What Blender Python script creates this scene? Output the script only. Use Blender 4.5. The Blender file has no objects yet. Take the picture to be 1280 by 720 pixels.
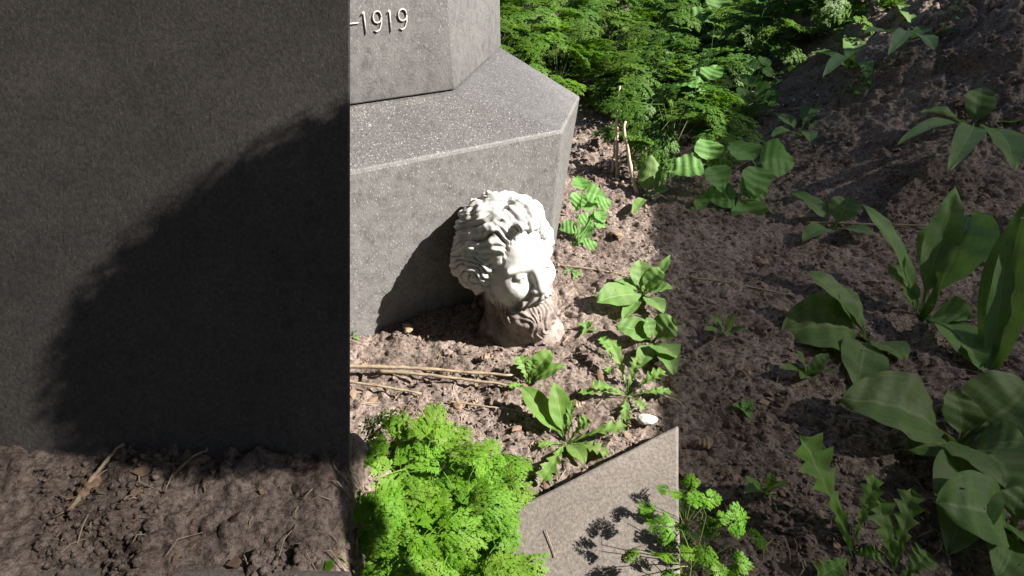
import bpy, bmesh, math, random
import numpy as np
from mathutils import Vector, Matrix

random.seed(7); RNG = np.random.default_rng(11)
R = math.radians
SC = bpy.context.scene
COL = SC.collection

# ------------------------------------------------------------------ camera
PITCH, FPX, HC = 35.0, 620.0, 1.1
cam = bpy.data.cameras.new('camera'); cam.sensor_width = 36.0; cam.lens = FPX / 1280 * 36.0
cam.clip_start = 0.02; cam.clip_end = 500
cam_ob = bpy.data.objects.new('camera', cam); COL.objects.link(cam_ob)
cam_ob.location = (0, 0, HC); cam_ob.rotation_euler = (R(90 - PITCH), 0, 0)
SC.camera = cam_ob

# ------------------------------------------------------------------ sky, sun, exposure
SUN_E = R(40.0)                                    # elevation
SUN_H = np.array([0.99, -0.125]); SUN_H /= np.linalg.norm(SUN_H)   # horizontal direction TOWARDS the sun
SUN_V = np.array([SUN_H[0] * math.cos(SUN_E), SUN_H[1] * math.cos(SUN_E), math.sin(SUN_E)])
w = bpy.data.worlds.new('World'); SC.world = w; w.use_nodes = True
nt = w.node_tree
sky = nt.nodes.new('ShaderNodeTexSky'); sky.sky_type = 'NISHITA'; sky.sun_disc = False
sky.sun_elevation = SUN_E; sky.sun_rotation = math.atan2(SUN_H[0], SUN_H[1])
nt.links.new(sky.outputs[0], nt.nodes['Background'].inputs[0])
nt.nodes['Background'].inputs[1].default_value = 0.05
sl = bpy.data.lights.new('sun', 'SUN'); sl.energy = 5.0; sl.angle = R(0.5); sl.color = (1.0, 0.95, 0.88)
so = bpy.data.objects.new('sun', sl); COL.objects.link(so)
so.rotation_euler = Vector(-SUN_V).to_track_quat('-Z', 'Y').to_euler()
SC.view_settings.view_transform = 'Standard'; SC.view_settings.look = 'None'
SC.view_settings.exposure = 1.7; SC.view_settings.gamma = 1.0
SC.view_settings.use_curve_mapping = False
SC.cycles.max_bounces = 6; SC.cycles.transparent_max_bounces = 8

# ------------------------------------------------------------------ rays: where a direction meets the ground or a face
_s, _c = math.sin(R(PITCH)), math.cos(R(PITCH))
FW = np.array([0, _c, -_s]); UP = np.array([0, _s, _c]); RT = np.array([1.0, 0, 0]); CO = np.array([0, 0, HC])
def ray(px, py): return FW + RT * (px - 640) / FPX + UP * (360 - py) / FPX
def gz(px, py, z=0.0):
    r = ray(px, py); return CO + r * ((z - HC) / r[2])
def on_plane(px, py, o, n):
    r = ray(px, py); return CO + r * (np.dot(np.asarray(o) - CO, n) / np.dot(r, n))

# ------------------------------------------------------------------ mesh helpers
class MB:
    def __init__(s): s.v = []; s.f = []; s.uv = []; s.n = 0
    def add(s, v, f, uv=None):
        v = np.asarray(v, float); f = np.asarray(f, int)
        s.v.append(v); s.f.append(f + s.n); s.n += len(v)
        s.uv.append(np.zeros((len(v), 2)) if uv is None else np.asarray(uv, float))
    def mesh(s, name, mat, smooth=True):
        V = np.concatenate(s.v); U = np.concatenate(s.uv)
        me = bpy.data.meshes.new(name)
        loops = np.concatenate([f.ravel() for f in s.f])
        tot = np.concatenate([np.full(len(f), f.shape[1]) for f in s.f])
        start = np.concatenate([[0], np.cumsum(tot)[:-1]])
        me.vertices.add(len(V)); me.vertices.foreach_set('co', V.ravel())
        me.loops.add(len(loops)); me.loops.foreach_set('vertex_index', loops.astype(np.int32))
        me.polygons.add(len(tot)); me.polygons.foreach_set('loop_start', start.astype(np.int32))
        me.polygons.foreach_set('loop_total', tot.astype(np.int32))
        me.update(calc_edges=True)
        ul = me.uv_layers.new(name='UVMap'); ul.data.foreach_set('uv', U[loops].ravel())
        if smooth: me.polygons.foreach_set('use_smooth', np.ones(len(tot), bool))
        me.materials.append(mat); me.validate(); me.update()
        return me
def link(name, me, parent=None, loc=None):
    o = bpy.data.objects.new(name, me); COL.objects.link(o)
    if loc is not None: o.location = loc
    if parent: o.parent = parent
    return o
def tag(o, label=None, cat=None, group=None, kind=None):
    if label: o['label'] = label
    if cat: o['category'] = cat
    if group: o['group'] = group
    if kind: o['kind'] = kind
    return o
def empty(name, loc=(0, 0, 0)):
    o = bpy.data.objects.new(name, None); COL.objects.link(o); o.location = loc; o.empty_display_size = .05
    return o
def copy_tree(o, loc, rz, sc, label):
    c = o.copy(); COL.objects.link(c); c.location = loc; c.rotation_euler = (0, 0, rz); c.scale = (sc, sc, sc)
    if label: c['label'] = label
    for ch in list(o.children):
        d = ch.copy(); COL.objects.link(d); d.parent = c
    return c
def grid_faces(n, m):
    i = np.arange(n - 1)[:, None]; j = np.arange(m - 1)[None]
    a = (i * m + j).ravel(); return np.stack([a, a + 1, a + m + 1, a + m], 1)
def tube(mb, pts, rad, k=7, cap=True):
    pts = np.asarray(pts, float); n = len(pts); rad = np.broadcast_to(rad, (n,))
    tan = np.gradient(pts, axis=0); tan /= np.linalg.norm(tan, axis=1)[:, None] + 1e-9
    ref = np.array([0, 0, 1.0]) if abs(tan[0][2]) < .9 else np.array([1.0, 0, 0])
    a = np.cross(tan, ref); a /= np.linalg.norm(a, axis=1)[:, None] + 1e-9; b = np.cross(tan, a)
    th = np.linspace(0, 2 * np.pi, k, endpoint=False)
    V = pts[:, None] + rad[:, None, None] * (np.cos(th)[None, :, None] * a[:, None] + np.sin(th)[None, :, None] * b[:, None])
    V = V.reshape(-1, 3); F = []
    for i in range(n - 1):
        for j in range(k):
            F.append((i * k + j, i * k + (j + 1) % k, (i + 1) * k + (j + 1) % k, (i + 1) * k + j))
    if cap:
        V = np.concatenate([V, pts[:1], pts[-1:]]); c0 = n * k
    mb.add(V, F)
    if cap:
        off = mb.n - len(V)
        T = [(c0, (j + 1) % k, j) for j in range(k)] + [(c0 + 1, (n - 1) * k + j, (n - 1) * k + (j + 1) % k) for j in range(k)]
        mb.f.append(np.array(T) + off)

# ------------------------------------------------------------------ numpy noise
def _h(i, j, k, s):
    x = (i * 374761393 + j * 668265263 + k * 2147483647 + s * 974634777) & 0xffffffff
    x = ((x ^ (x >> 13)) * 1274126177) & 0xffffffff
    return ((x ^ (x >> 16)) & 0xffff) / 65535.0
def noise2(x, y, s=0):
    xi = np.floor(x).astype(np.int64); yi = np.floor(y).astype(np.int64); fx = x - xi; fy = y - yi
    fx = fx * fx * (3 - 2 * fx); fy = fy * fy * (3 - 2 * fy)
    a = _h(xi, yi, 0, s); b = _h(xi + 1, yi, 0, s); c = _h(xi, yi + 1, 0, s); d = _h(xi + 1, yi + 1, 0, s)
    return (a * (1 - fx) + b * fx) * (1 - fy) + (c * (1 - fx) + d * fx) * fy - .5
def noise3(p, s=0):
    q = np.floor(p).astype(np.int64); f = p - q; f = f * f * (3 - 2 * f); r = 0
    for a in (0, 1):
        for b in (0, 1):
            for c in (0, 1):
                wgt = (f[..., 0] if a else 1 - f[..., 0]) * (f[..., 1] if b else 1 - f[..., 1]) * (f[..., 2] if c else 1 - f[..., 2])
                r = r + wgt * _h(q[..., 0] + a, q[..., 1] + b, q[..., 2] + c, s)
    return r - .5
def worley2(x, y, s=0):
    xi = np.floor(x).astype(np.int64); yi = np.floor(y).astype(np.int64); d1 = np.full(x.shape, 9.0); hv = np.zeros(x.shape)
    for a in (-1, 0, 1):
        for b in (-1, 0, 1):
            px = xi + a + _h(xi + a, yi + b, 1, s); py = yi + b + _h(xi + a, yi + b, 2, s)
            d = (px - x) ** 2 + (py - y) ** 2; m = d < d1
            d1 = np.where(m, d, d1); hv = np.where(m, _h(xi + a, yi + b, 3, s), hv)
    return np.sqrt(d1), hv
def sstep(a, b, x):
    t = np.clip((x - a) / (b - a), 0, 1); return t * t * (3 - 2 * t)

# ------------------------------------------------------------------ materials
def mat(name):
    m = bpy.data.materials.new(name); m.use_nodes = True; nt = m.node_tree
    return m, nt, nt.nodes['Principled BSDF']
def nd(nt, t, **kw):
    n = nt.nodes.new(t)
    for k, v in kw.items():
        if k in n.inputs: n.inputs[k].default_value = v
        else: setattr(n, k, v)
    return n
def ramp(nt, src, stops):
    r = nt.nodes.new('ShaderNodeValToRGB'); nt.links.new(src, r.inputs[0]); e = r.color_ramp.elements
    while len(e) < len(stops): e.new(.5)
    for i, (p, c) in enumerate(stops):
        e[i].position = p; e[i].color = (*c, 1) if len(c) == 3 else c
    return r.outputs[0]
def noise(nt, scale, detail=6, rough=.6, coord=None, dist=0.0):
    n = nt.nodes.new('ShaderNodeTexNoise'); n.inputs['Scale'].default_value = scale; n.inputs['Detail'].default_value = detail
    n.inputs['Roughness'].default_value = rough; n.inputs['Distortion'].default_value = dist
    if coord is not None: nt.links.new(coord, n.inputs['Vector'])
    return n.outputs['Fac']
def mixc(nt, fac, a, b, mode='MIX'):
    m = nt.nodes.new('ShaderNodeMix'); m.data_type = 'RGBA'; m.blend_type = mode
    for sock, v in ((m.inputs[0], fac), (m.inputs[6], a), (m.inputs[7], b)):
        if hasattr(v, 'is_linked'): nt.links.new(v, sock)
        elif isinstance(v, (int, float)): sock.default_value = v
        else: sock.default_value = (*v, 1)
    return m.outputs[2]
def mathn(nt, op, a, b=0.5):
    m = nt.nodes.new('ShaderNodeMath'); m.operation = op
    for i, v in enumerate((a, b)):
        if hasattr(v, 'is_linked'): nt.links.new(v, m.inputs[i])
        else: m.inputs[i].default_value = v
    return m.outputs[0]
def bump(nt, p, h, dist, strength=1.0, prev=None):
    b = nt.nodes.new('ShaderNodeBump'); b.inputs['Distance'].default_value = dist; b.inputs['Strength'].default_value = strength
    nt.links.new(h, b.inputs['Height'])
    if prev is not None: nt.links.new(prev, b.inputs['Normal'])
    nt.links.new(b.outputs[0], p.inputs['Normal']); return b.outputs[0]
def objcoord(nt): return nt.nodes.new('ShaderNodeTexCoord').outputs['Object']

def stone_mat(name, base, speck, edge=True, rough=.62, stain=.5, amount=.75, foot=None, lichen=.5, footc=None):
    m, nt, p = mat(name); co = objcoord(nt)
    mp = nt.nodes.new('ShaderNodeMapping'); mp.inputs['Scale'].default_value = (1, 1, .5); nt.links.new(co, mp.inputs[0])
    a = noise(nt, 3.2, 8, .65, co); b = noise(nt, 130, 3, .7, co); c = noise(nt, 14, 7, .7, co)
    col = ramp(nt, a, [(.3, [x * .72 for x in base]), (.7, [x * 1.2 for x in base])])
    col = mixc(nt, ramp(nt, c, [(.45, (0, 0, 0)), (.75, (stain, stain, stain))]), col, [x * .5 for x in base])
    # mineral specks, light and dark
    v = nd(nt, 'ShaderNodeTexVoronoi', Scale=260.0); nt.links.new(mp.outputs[0], v.inputs['Vector'])
    mv = mixc(nt, 1.0, v.outputs['Color'], (1, 1, 1), 'MULTIPLY')
    hs = nt.nodes.new('ShaderNodeSeparateColor'); nt.links.new(mv, hs.inputs[0])
    lf = ramp(nt, hs.outputs[0], [(.80, (0, 0, 0)), (.93, (amount, amount, amount))])
    near = ramp(nt, v.outputs['Distance'], [(.25, (1, 1, 1)), (.5, (0, 0, 0))])
    col = mixc(nt, mixc(nt, 1.0, lf, near, 'MULTIPLY'), col, speck)
    df = ramp(nt, hs.outputs[1], [(.82, (0, 0, 0)), (.9, (amount * .9,) * 3)])
    col = mixc(nt, df, col, [x * .35 for x in base])
    f = ramp(nt, b, [(.35, (.7, .7, .7)), (.65, (1.25, 1.25, 1.25))])
    col = mixc(nt, 1.0, col, f, 'MULTIPLY')
    li = mixc(nt, 1.0, ramp(nt, noise(nt, 5.5, 10, .78, co, .4), [(.55, (0, 0, 0)), (.68, (lichen,) * 3)]), ramp(nt, noise(nt, 75, 5, .7, mp.outputs[0]), [(.45, (0, 0, 0)), (.62, (1, 1, 1))]), 'MULTIPLY')
    col = mixc(nt, li, col, [min(.5, x * 2.2) for x in base])
    if foot:
        sx = nt.nodes.new('ShaderNodeSeparateXYZ'); nt.links.new(co, sx.inputs[0])
        hh = mathn(nt, 'ADD', mathn(nt, 'MULTIPLY', mathn(nt, 'SUBTRACT', sx.outputs[2], foot), 6.0), mathn(nt, 'MULTIPLY', mathn(nt, 'SUBTRACT', c, .5), 2.2))
        col = mixc(nt, ramp(nt, hh, [(.1, (.75,) * 3), (.75, (0, 0, 0))]), col, footc or [x * .3 for x in base])
    if edge:
        g = nt.nodes.new('ShaderNodeNewGeometry')
        e = ramp(nt, g.outputs['Pointiness'], [(.53, (0, 0, 0)), (.60, (1, 1, 1))])
        e = mixc(nt, 1.0, e, ramp(nt, noise(nt, 30, 5, .7, co), [(.3, (.3,) * 3), (.55, (1,) * 3)]), 'MULTIPLY')
        col = mixc(nt, e, col, [min(.6, x * 3.6) for x in base])
    nt.links.new(col, p.inputs['Base Color']); p.inputs['Roughness'].default_value = rough
    bump(nt, p, b, .0012, .8); bump(nt, p, v.outputs['Distance'], .0009, .5, p.inputs['Normal'].links[0].from_socket)
    return m
M_PLINTH = stone_mat('grey_granite', (.079, .075, .073), (.42, .4, .38), amount=.75, foot=.0, footc=(.2, .16, .135))
M_DIE = stone_mat('grey_granite_stained', (.062, .060, .058), (.36, .34, .33), stain=.75, amount=.65, foot=.695)
M_SLAB = stone_mat('dark_granite', (.082, .074, .068), (.2, .18, .165), edge=False, amount=.3, lichen=.25)
M_KERB = stone_mat('kerb_concrete', (.135, .115, .099), (.22, .19, .165), stain=.25, rough=.9, amount=.18, lichen=.12)
def soil_mat(name, dark=1.0):
    m, nt, p = mat(name); co = objcoord(nt)
    a = noise(nt, 4, 8, .65, co); b = noise(nt, 85, 6, .7, co); c = noise(nt, 320, 3, .6, co)
    col = ramp(nt, a, [(.32, (.115 * dark, .087 * dark, .073 * dark)), (.68, (.29 * dark, .235 * dark, .206 * dark))])
    col = mixc(nt, 1.0, col, ramp(nt, b, [(.34, (.28, .25, .23)), (.60, (1.4, 1.38, 1.36))]), 'MULTIPLY')
    col = mixc(nt, ramp(nt, c, [(.62, (0, 0, 0)), (.72, (.5, .5, .5))]), col, (.48, .42, .38))
    nt.links.new(col, p.inputs['Base Color']); p.inputs['Roughness'].default_value = .95
    p.inputs['Specular IOR Level'].default_value = .15
    h = bump(nt, p, b, .012, 1.0); bump(nt, p, c, .003, .8, h)
    return m
M_SOIL = soil_mat('soil')
M_CLOD = soil_mat('soil_crumb', 1.12)
def leaf_mat(name, c0, c1, vein=(.2, .3, .1), veins=0.0, trans=.35, hue_noise=9.0, spot=0.0, rough=.55, chev=.55, holes=False, dust=0.0):
    m, nt, p = mat(name); co = objcoord(nt)
    uv = nt.nodes.new('ShaderNodeTexCoord').outputs['UV']; sx = nt.nodes.new('ShaderNodeSeparateXYZ'); nt.links.new(uv, sx.inputs[0])
    a = noise(nt, hue_noise, 5, .6, co)
    col = ramp(nt, a, [(.3, c0), (.7, c1)])
    if veins:
        u = mathn(nt, 'ABSOLUTE', mathn(nt, 'SUBTRACT', sx.outputs[0], .5))
        mid = ramp(nt, u, [(.012, (.55,) * 3), (.035, (0, 0, 0))])
        col = mixc(nt, mid, col, vein)
        wv = mathn(nt, 'SINE', mathn(nt, 'ADD', mathn(nt, 'MULTIPLY', u, veins), mathn(nt, 'MULTIPLY', sx.outputs[1], -veins * chev)), 0)
        lines = ramp(nt, wv, [(.80, (0, 0, 0)), (.97, (.16,) * 3)])
        col = mixc(nt, lines, col, vein)
        bump(nt, p, wv, .0005, .12)
    oi = nt.nodes.new('ShaderNodeObjectInfo'); hv = nt.nodes.new('ShaderNodeHueSaturation')
    for k_, lo, hi in (('Hue', .472, .503), ('Saturation', .95, 1.08), ('Value', .7, 1.15)):
        r_ = nt.nodes.new('ShaderNodeMapRange'); r_.inputs['To Min'].default_value = lo; r_.inputs['To Max'].default_value = hi
        q_ = mathn(nt, 'FRACT', mathn(nt, 'MULTIPLY', oi.outputs['Random'], {'Hue': 1.0, 'Saturation': 7.3, 'Value': 13.7}[k_]), 0)
        nt.links.new(mathn(nt, 'ADD', mathn(nt, 'MULTIPLY', q_, .55), mathn(nt, 'MULTIPLY', noise(nt, hue_noise * 2.3, 3, .6, co), .45)), r_.inputs['Value']); nt.links.new(r_.outputs[0], hv.inputs[k_])
    nt.links.new(col, hv.inputs['Color']); col = hv.outputs[0]
    if dust: col = mixc(nt, ramp(nt, noise(nt, 17, 8, .75, co), [(.45, (0, 0, 0)), (.7, (dust,) * 3)]), col, (.22, .19, .15))
    if spot:
        s = ramp(nt, noise(nt, 60, 4, .6, co), [(.66, (0, 0, 0)), (.72, (spot,) * 3)]); col = mixc(nt, s, col, (.16, .12, .05))
    nt.links.new(col, p.inputs['Base Color']); p.inputs['Roughness'].default_value = rough
    p.inputs['Specular IOR Level'].default_value = .2
    tr = nt.nodes.new('ShaderNodeBsdfTranslucent'); nt.links.new(mixc(nt, 1.0, col, (1.5, 1.5, .7), 'MULTIPLY'), tr.inputs[0])
    mx = nt.nodes.new('ShaderNodeMixShader'); mx.inputs[0].default_value = trans
    nt.links.new(p.outputs[0], mx.inputs[1]); nt.links.new(tr.outputs[0], mx.inputs[2])
    out = mx.outputs[0]
    if holes:
        tp = nt.nodes.new('ShaderNodeBsdfTransparent'); m2 = nt.nodes.new('ShaderNodeMixShader')
        nt.links.new(ramp(nt, noise(nt, 38, 2, .5, co), [(.735, (0, 0, 0)), (.745, (1, 1, 1))]), m2.inputs[0]); nt.links.new(out, m2.inputs[1]); nt.links.new(tp.outputs[0], m2.inputs[2]); out = m2.outputs[0]
    nt.links.new(out, nt.nodes['Material Output'].inputs[0]); return m
M_CHERV = leaf_mat('bright_feathery_leaf', (.085, .24, .018), (.155, .32, .034), trans=.42, hue_noise=14)
M_CHERVY = leaf_mat('yellowing_feathery_leaf', (.30, .34, .03), (.42, .36, .05), trans=.4)
M_BACK = leaf_mat('deep_green_feathery_leaf', (.045, .125, .016), (.11, .22, .03), trans=.35, hue_noise=3)
M_PLANT = leaf_mat('plantain_leaf', (.075, .17, .04), (.13, .25, .065), (.24, .34, .15), 62.0, .3, 20, .5, chev=0.0, holes=True, dust=.35)
M_DAND = leaf_mat('dandelion_leaf', (.07, .19, .03), (.12, .27, .05), (.28, .36, .16), 18.0, .35, 20, .4, holes=True, dust=.3)
M_ELDER = leaf_mat('fresh_ovate_leaf', (.09, .24, .05), (.14, .31, .08), (.2, .34, .11), 34.0, .35, 25, .3, dust=.15)
M_BLOCKER_LEAF = leaf_mat('light_blocker_leaf', (.022, .03, .016), (.04, .05, .026), trans=.06, hue_noise=2)  # foliage of the added, unseen sun and sky blockers
M_WEED = leaf_mat('coarse_weed_leaf', (.04, .13, .025), (.09, .21, .045), (.12, .24, .07), 40.0, .35, 6, .3)
M_STALK = leaf_mat('green_stalk', (.12, .2, .05), (.2, .26, .09), trans=.1)
def plain(name, c0, c1, sc, rough=.8, bmp=.002):
    m, nt, p = mat(name); co = objcoord(nt); a = noise(nt, sc, 7, .65, co)
    nt.links.new(ramp(nt, a, [(.3, c0), (.7, c1)]), p.inputs['Base Color']); p.inputs['Roughness'].default_value = rough
    bump(nt, p, a, bmp, .7); return m
M_DRY = plain('dry_stalk', (.13, .095, .06), (.34, .27, .18), 40); M_PALEDRY = plain('bleached_stalk', (.3, .22, .15), (.5, .4, .29), 30)
M_BARK = plain('bark', (.06, .045, .035), (.14, .11, .08), 25, .9, .01)
M_DLEAF = plain('dead_leaf', (.10, .06, .04), (.27, .18, .115), 30)
M_PALE = plain('pale_chip', (.5, .46, .4), (.7, .67, .6), 60)
M_INK = plain('worn_letter_paint', (.3, .27, .25), (.62, .58, .54), 70, .7)
def net_mat(t_):
    m, nt, p = mat('shade_netting'); p.inputs['Base Color'].default_value = (.02, .05, .03, 1); p.inputs['Roughness'].default_value = .8
    t = nt.nodes.new('ShaderNodeBsdfTransparent'); mx = nt.nodes.new('ShaderNodeMixShader'); mx.inputs[0].default_value = t_
    nt.links.new(p.outputs[0], mx.inputs[1]); nt.links.new(t.outputs[0], mx.inputs[2])
    nt.links.new(mx.outputs[0], nt.nodes['Material Output'].inputs[0]); return m
M_NET = net_mat(.105); M_SHADE_NET_UPPER = net_mat(.24)  # added shade screen: share of sun let through, lower and upper part
M_POLE = plain('galvanised_pole', (.25, .25, .25), (.4, .4, .4), 12, .5, .001)

# ------------------------------------------------------------------ ground: one sheet of crumbly soil
def axis(lo, hi, step, far):
    core = np.arange(lo, hi, step); out = []; d = step; x = hi
    while x < far: d *= 1.13; x += d; out.append(x)
    lft = []; d = step; x = lo
    while x > -far: d *= 1.13; x -= d; lft.append(x)
    return np.concatenate([lft[::-1], core, out])
def base_height(x, y):
    bank = (1 - sstep(-.325, -.2, x)) * (1 - sstep(.60, .78, y)) * sstep(-.5, .0, y + .4)
    mound = .85 * sstep(.8, 2.6, x - .16 * y) * sstep(1.5, 3.3, y)
    mound = mound + mound * (.16 * noise2(x * 3.1, y * 3.1, 51) + .10 * noise2(x * 7, y * 7, 52) + .10 * noise2(x * 17, y * 17, 53) + .06 * noise2(x * 37, y * 37, 54))
    return .33 * bank + mound + .02 * noise2(x * 2.1, y * 2.1, 5)
def soil_height(x, y):
    z = base_height(x, y)
    z = z + .026 * noise2(x * 11, y * 11, 1) + .014 * noise2(x * 26 + 3, y * 26, 2)
    d, hv = worley2(x * 34 + noise2(x * 40, y * 40, 8), y * 34 + noise2(x * 40, y * 40, 9), 3)
    z = z + .013 * np.clip(1 - d * 1.3, 0, 1) ** .7 * (hv > .25) * (.4 + hv)
    d, hv = worley2(x * 80, y * 80, 4)
    return z + .006 * np.clip(1 - d * 1.3, 0, 1) ** .7 * hv + .004 * noise2(x * 150, y * 150, 6)
gx = axis(-1.25, 2.9, .0068, 90); gy = axis(.2, 3.9, .0072, 90)
X, Y = np.meshgrid(gx, gy, indexing='ij')
Z = soil_height(X, Y)
fade = np.clip(1 - (np.hypot(X, Y) - 8) / 20, 0, 1); Z = Z * fade
mb = MB(); mb.add(np.stack([X, Y, Z], -1).reshape(-1, 3), grid_faces(len(gx), len(gy))[:, ::-1])
tag(link('ground', mb.mesh('ground', M_SOIL)), kind='structure')
def gp(px, py):                                    # ground point along a direction, following the relief
    z = 0.0
    for _ in range(8):
        p = gz(px, py, z); z = .6 * z + .4 * float(base_height(p[:1], p[1:2])[0])
    return p
def hz(x, y): return float(soil_height(np.array([x]), np.array([y]))[0])

# crumbs lying loose on the soil (nobody could count them)
ico = bmesh.new(); bmesh.ops.create_icosphere(ico, subdivisions=1, radius=1)
IV = np.array([v.co[:] for v in ico.verts]); IF = np.array([[v.index for v in f.verts] for f in ico.faces]); ico.free()
mb = MB(); N = 17000
t = RNG.random((N, 2))
cpx = 60 + 1210 * t[:, 0]; cpy = np.where(cpx > 842, 20, 150) + np.where(cpx > 842, 720, 590) * t[:, 1]
for a, b in zip(cpx, cpy):
    p = gp(a, b); x, y = p[0], p[1]
    s = (.0022 + .0075 * RNG.random() ** 3.2) * max(1.0, (y - .2) / 1.3)
    if noise2(np.array([x * 6]), np.array([y * 6]), 21)[0] < -.12: continue
    rot = RNG.normal(size=(3, 3)); q, _ = np.linalg.qr(rot)
    V = (IV * (1 + .5 * (RNG.random((len(IV), 1)) - .5)) * [1, .8, .65]) @ q.T * s
    mb.add(V + [x, y, hz(x, y) + s * .35], IF)
tag(link('soil_crumbs', mb.mesh('soil_crumbs', M_CLOD, smooth=False)), 'loose pinkish grey crumbs of dry soil scattered over the bare ground', 'soil crumbs', kind='stuff')

# ------------------------------------------------------------------ monument
A = gz(440, 427); Bc = gz(683, 345); dW = (Bc - A) / np.linalg.norm(Bc - A); nW = np.array([dW[1], -dW[0], 0])
HP = .575
P2 = on_plane(703, 165, A, nW); P2[2] = HP
P3 = gz(725, 120, HP); B3 = gz(690, 315, 0.0)
ZD = HP + .118
D1 = gz(568, 112, ZD); D2 = gz(626, 58, ZD); D0 = gz(438, 131, ZD); dD = (D1 - D0) / np.linalg.norm(D1 - D0); nD = np.array([dD[1], -dD[0], 0])
def poly_solid(rings):                             # rings of equal length from bottom to top
    n = len(rings[0]); V = np.concatenate(rings); F = []
    for k in range(len(rings) - 1):
        for i in range(n):
            F.append((k * n + i, k * n + (i + 1) % n, (k + 1) * n + (i + 1) % n, (k + 1) * n + i))
    me = bpy.data.meshes.new('solid')
    me.from_pydata([tuple(v) for v in V], [], F + [tuple(range(n))[::-1], tuple(range((len(rings) - 1) * n, len(rings) * n))])
    return me
def bevelled(me, name, m, width, segs=2, ang=20, sub=0, rough=0.0):
    bm = bmesh.new(); bm.from_mesh(me); bmesh.ops.recalc_face_normals(bm, faces=bm.faces)
    es = [e for e in bm.edges if len(e.link_faces) == 2 and e.calc_face_angle(0) > R(ang)]
    bmesh.ops.bevel(bm, geom=es, offset=width, segments=segs, affect='EDGES', profile=.5)
    if sub:
        bmesh.ops.triangulate(bm, faces=[f for f in bm.faces if len(f.verts) > 4])
        bmesh.ops.subdivide_edges(bm, edges=bm.edges, cuts=sub, use_grid_fill=True)
    if rough:
        P = np.array([v.co[:] for v in bm.verts]); dn = noise3(P * 18, 3) * rough + noise3(P * 60, 4) * rough * .5
        for v, q in zip(bm.verts, dn): v.co += v.normal * q
    me2 = bpy.data.meshes.new(name); bm.to_mesh(me2); bm.free(); me2.materials.append(m); return me2
def z_(p, z): q = np.array(p, float); q[2] = z; return q
L0 = P2 - dW * 2.1; K0 = L0 + np.array([-.05, 1.1, 0]); K1 = P3 + np.array([-.75, .75, 0])
M0 = D1 - dD * 1.55; E0 = M0 + np.array([.05, .9, 0]); E1 = D2 + np.array([-.5, .35, 0])
mon = empty('monument', tuple(z_(P2 - dW * .6, 0)))
tag(mon, 'grey granite monument with a sloping stepped base and a carved date', 'monument')
off = np.array(mon.location)
ring = lambda pts, z: np.array([z_(p, z) for p in pts]) - off
plinth_bottom = [L0, z_(Bc, 0), B3 + (P3 - B3) * .02, K1, K0]
r0 = ring(plinth_bottom, -.08); r1 = ring([L0, P2, P3, K1, K0], HP); r2 = ring([M0, D1, D2, E1, E0], ZD - .004)
link('plinth', bevelled(poly_solid([r0, r1, r2]), 'plinth', M_PLINTH, .0085, 2, 12), mon)
ins = lambda pts: [p for p in pts]
d0 = ring([M0, D1, D2, E1, E0], ZD); cen = d0.mean(0)
d_top = d0 + [0, 0, 1.25]; d_top[:, :2] = cen[:2] + (d_top[:, :2] - cen[:2]) * .985
link('die', bevelled(poly_solid([d0, d_top]), 'die', M_DIE, .004, 2, 12), mon)
# carved date on the front of the die: thin worn strokes
mb = MB()
def stroke(pts, r=.0023):
    P = np.array([on_plane(x, y, D1, nD) for x, y in pts]) + nD * .0012 - off
    rr = np.full(len(P), r); rr[0] *= .8; rr[-1] *= .8; tube(mb, P, rr, 6)
def arc(cx, cy, rx, ry, a0, a1, n=14):
    a = np.radians(np.linspace(a0, a1, n)); return [(cx + rx * math.cos(q), cy - ry * math.sin(q)) for q in a]
stroke([(428, 31), (438, 29.7), (448, 28.4)])
stroke([(454.4, 14.6), (455.8, 28), (457.2, 42.4)]); stroke([(451.4, 18.5), (454.4, 14.6)])
for cx, cy in ((471.2, 21.3), (502.8, 18.6)):
    stroke(arc(cx, cy, 5.2, 7.4, 0, 360, 22)); stroke([(cx + 5.3, cy - .5), (cx + 5.4, cy + 8), (cx + 3.6, cy + 15), (cx, cy + 18.4), (cx - 3.6, cy + 17.2)])
stroke([(486.6, 12.6), (487.6, 26), (488.4, 39.6)]); stroke([(483.8, 16.2), (486.6, 12.6)])
link('date_inscription', mb.mesh('date_inscription', M_INK), mon)

# ------------------------------------------------------------------ fallen dark slab leaning back on the left, on its raised bed
dS = .90
def sp(px, py, d=dS): return CO + d * ray(px, py)
front = [sp(-60, 590), sp(438, 592), sp(438, -90), sp(-60, -90)]
nS = -FW
th = .11
back = [f - nS * th + RT * k for f, k in zip(front, (.02, -.055, -.055, .02))]
o = np.mean([front[0], front[1]], 0)
V = np.array(front + back) - o
me = bpy.data.meshes.new('s'); me.from_pydata([tuple(v) for v in V], [], [(0, 1, 2, 3), (5, 4, 7, 6), (4, 0, 3, 7), (1, 5, 6, 2), (0, 4, 5, 1), (3, 2, 6, 7)])
sl_ob = link('leaning_slab', bevelled(me, 'leaning_slab', M_SLAB, .004, 2, 20), None, tuple(o))
tag(sl_ob, 'big dark speckled granite slab leaning back on the left, mostly in black shadow', 'stone slab')

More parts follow.
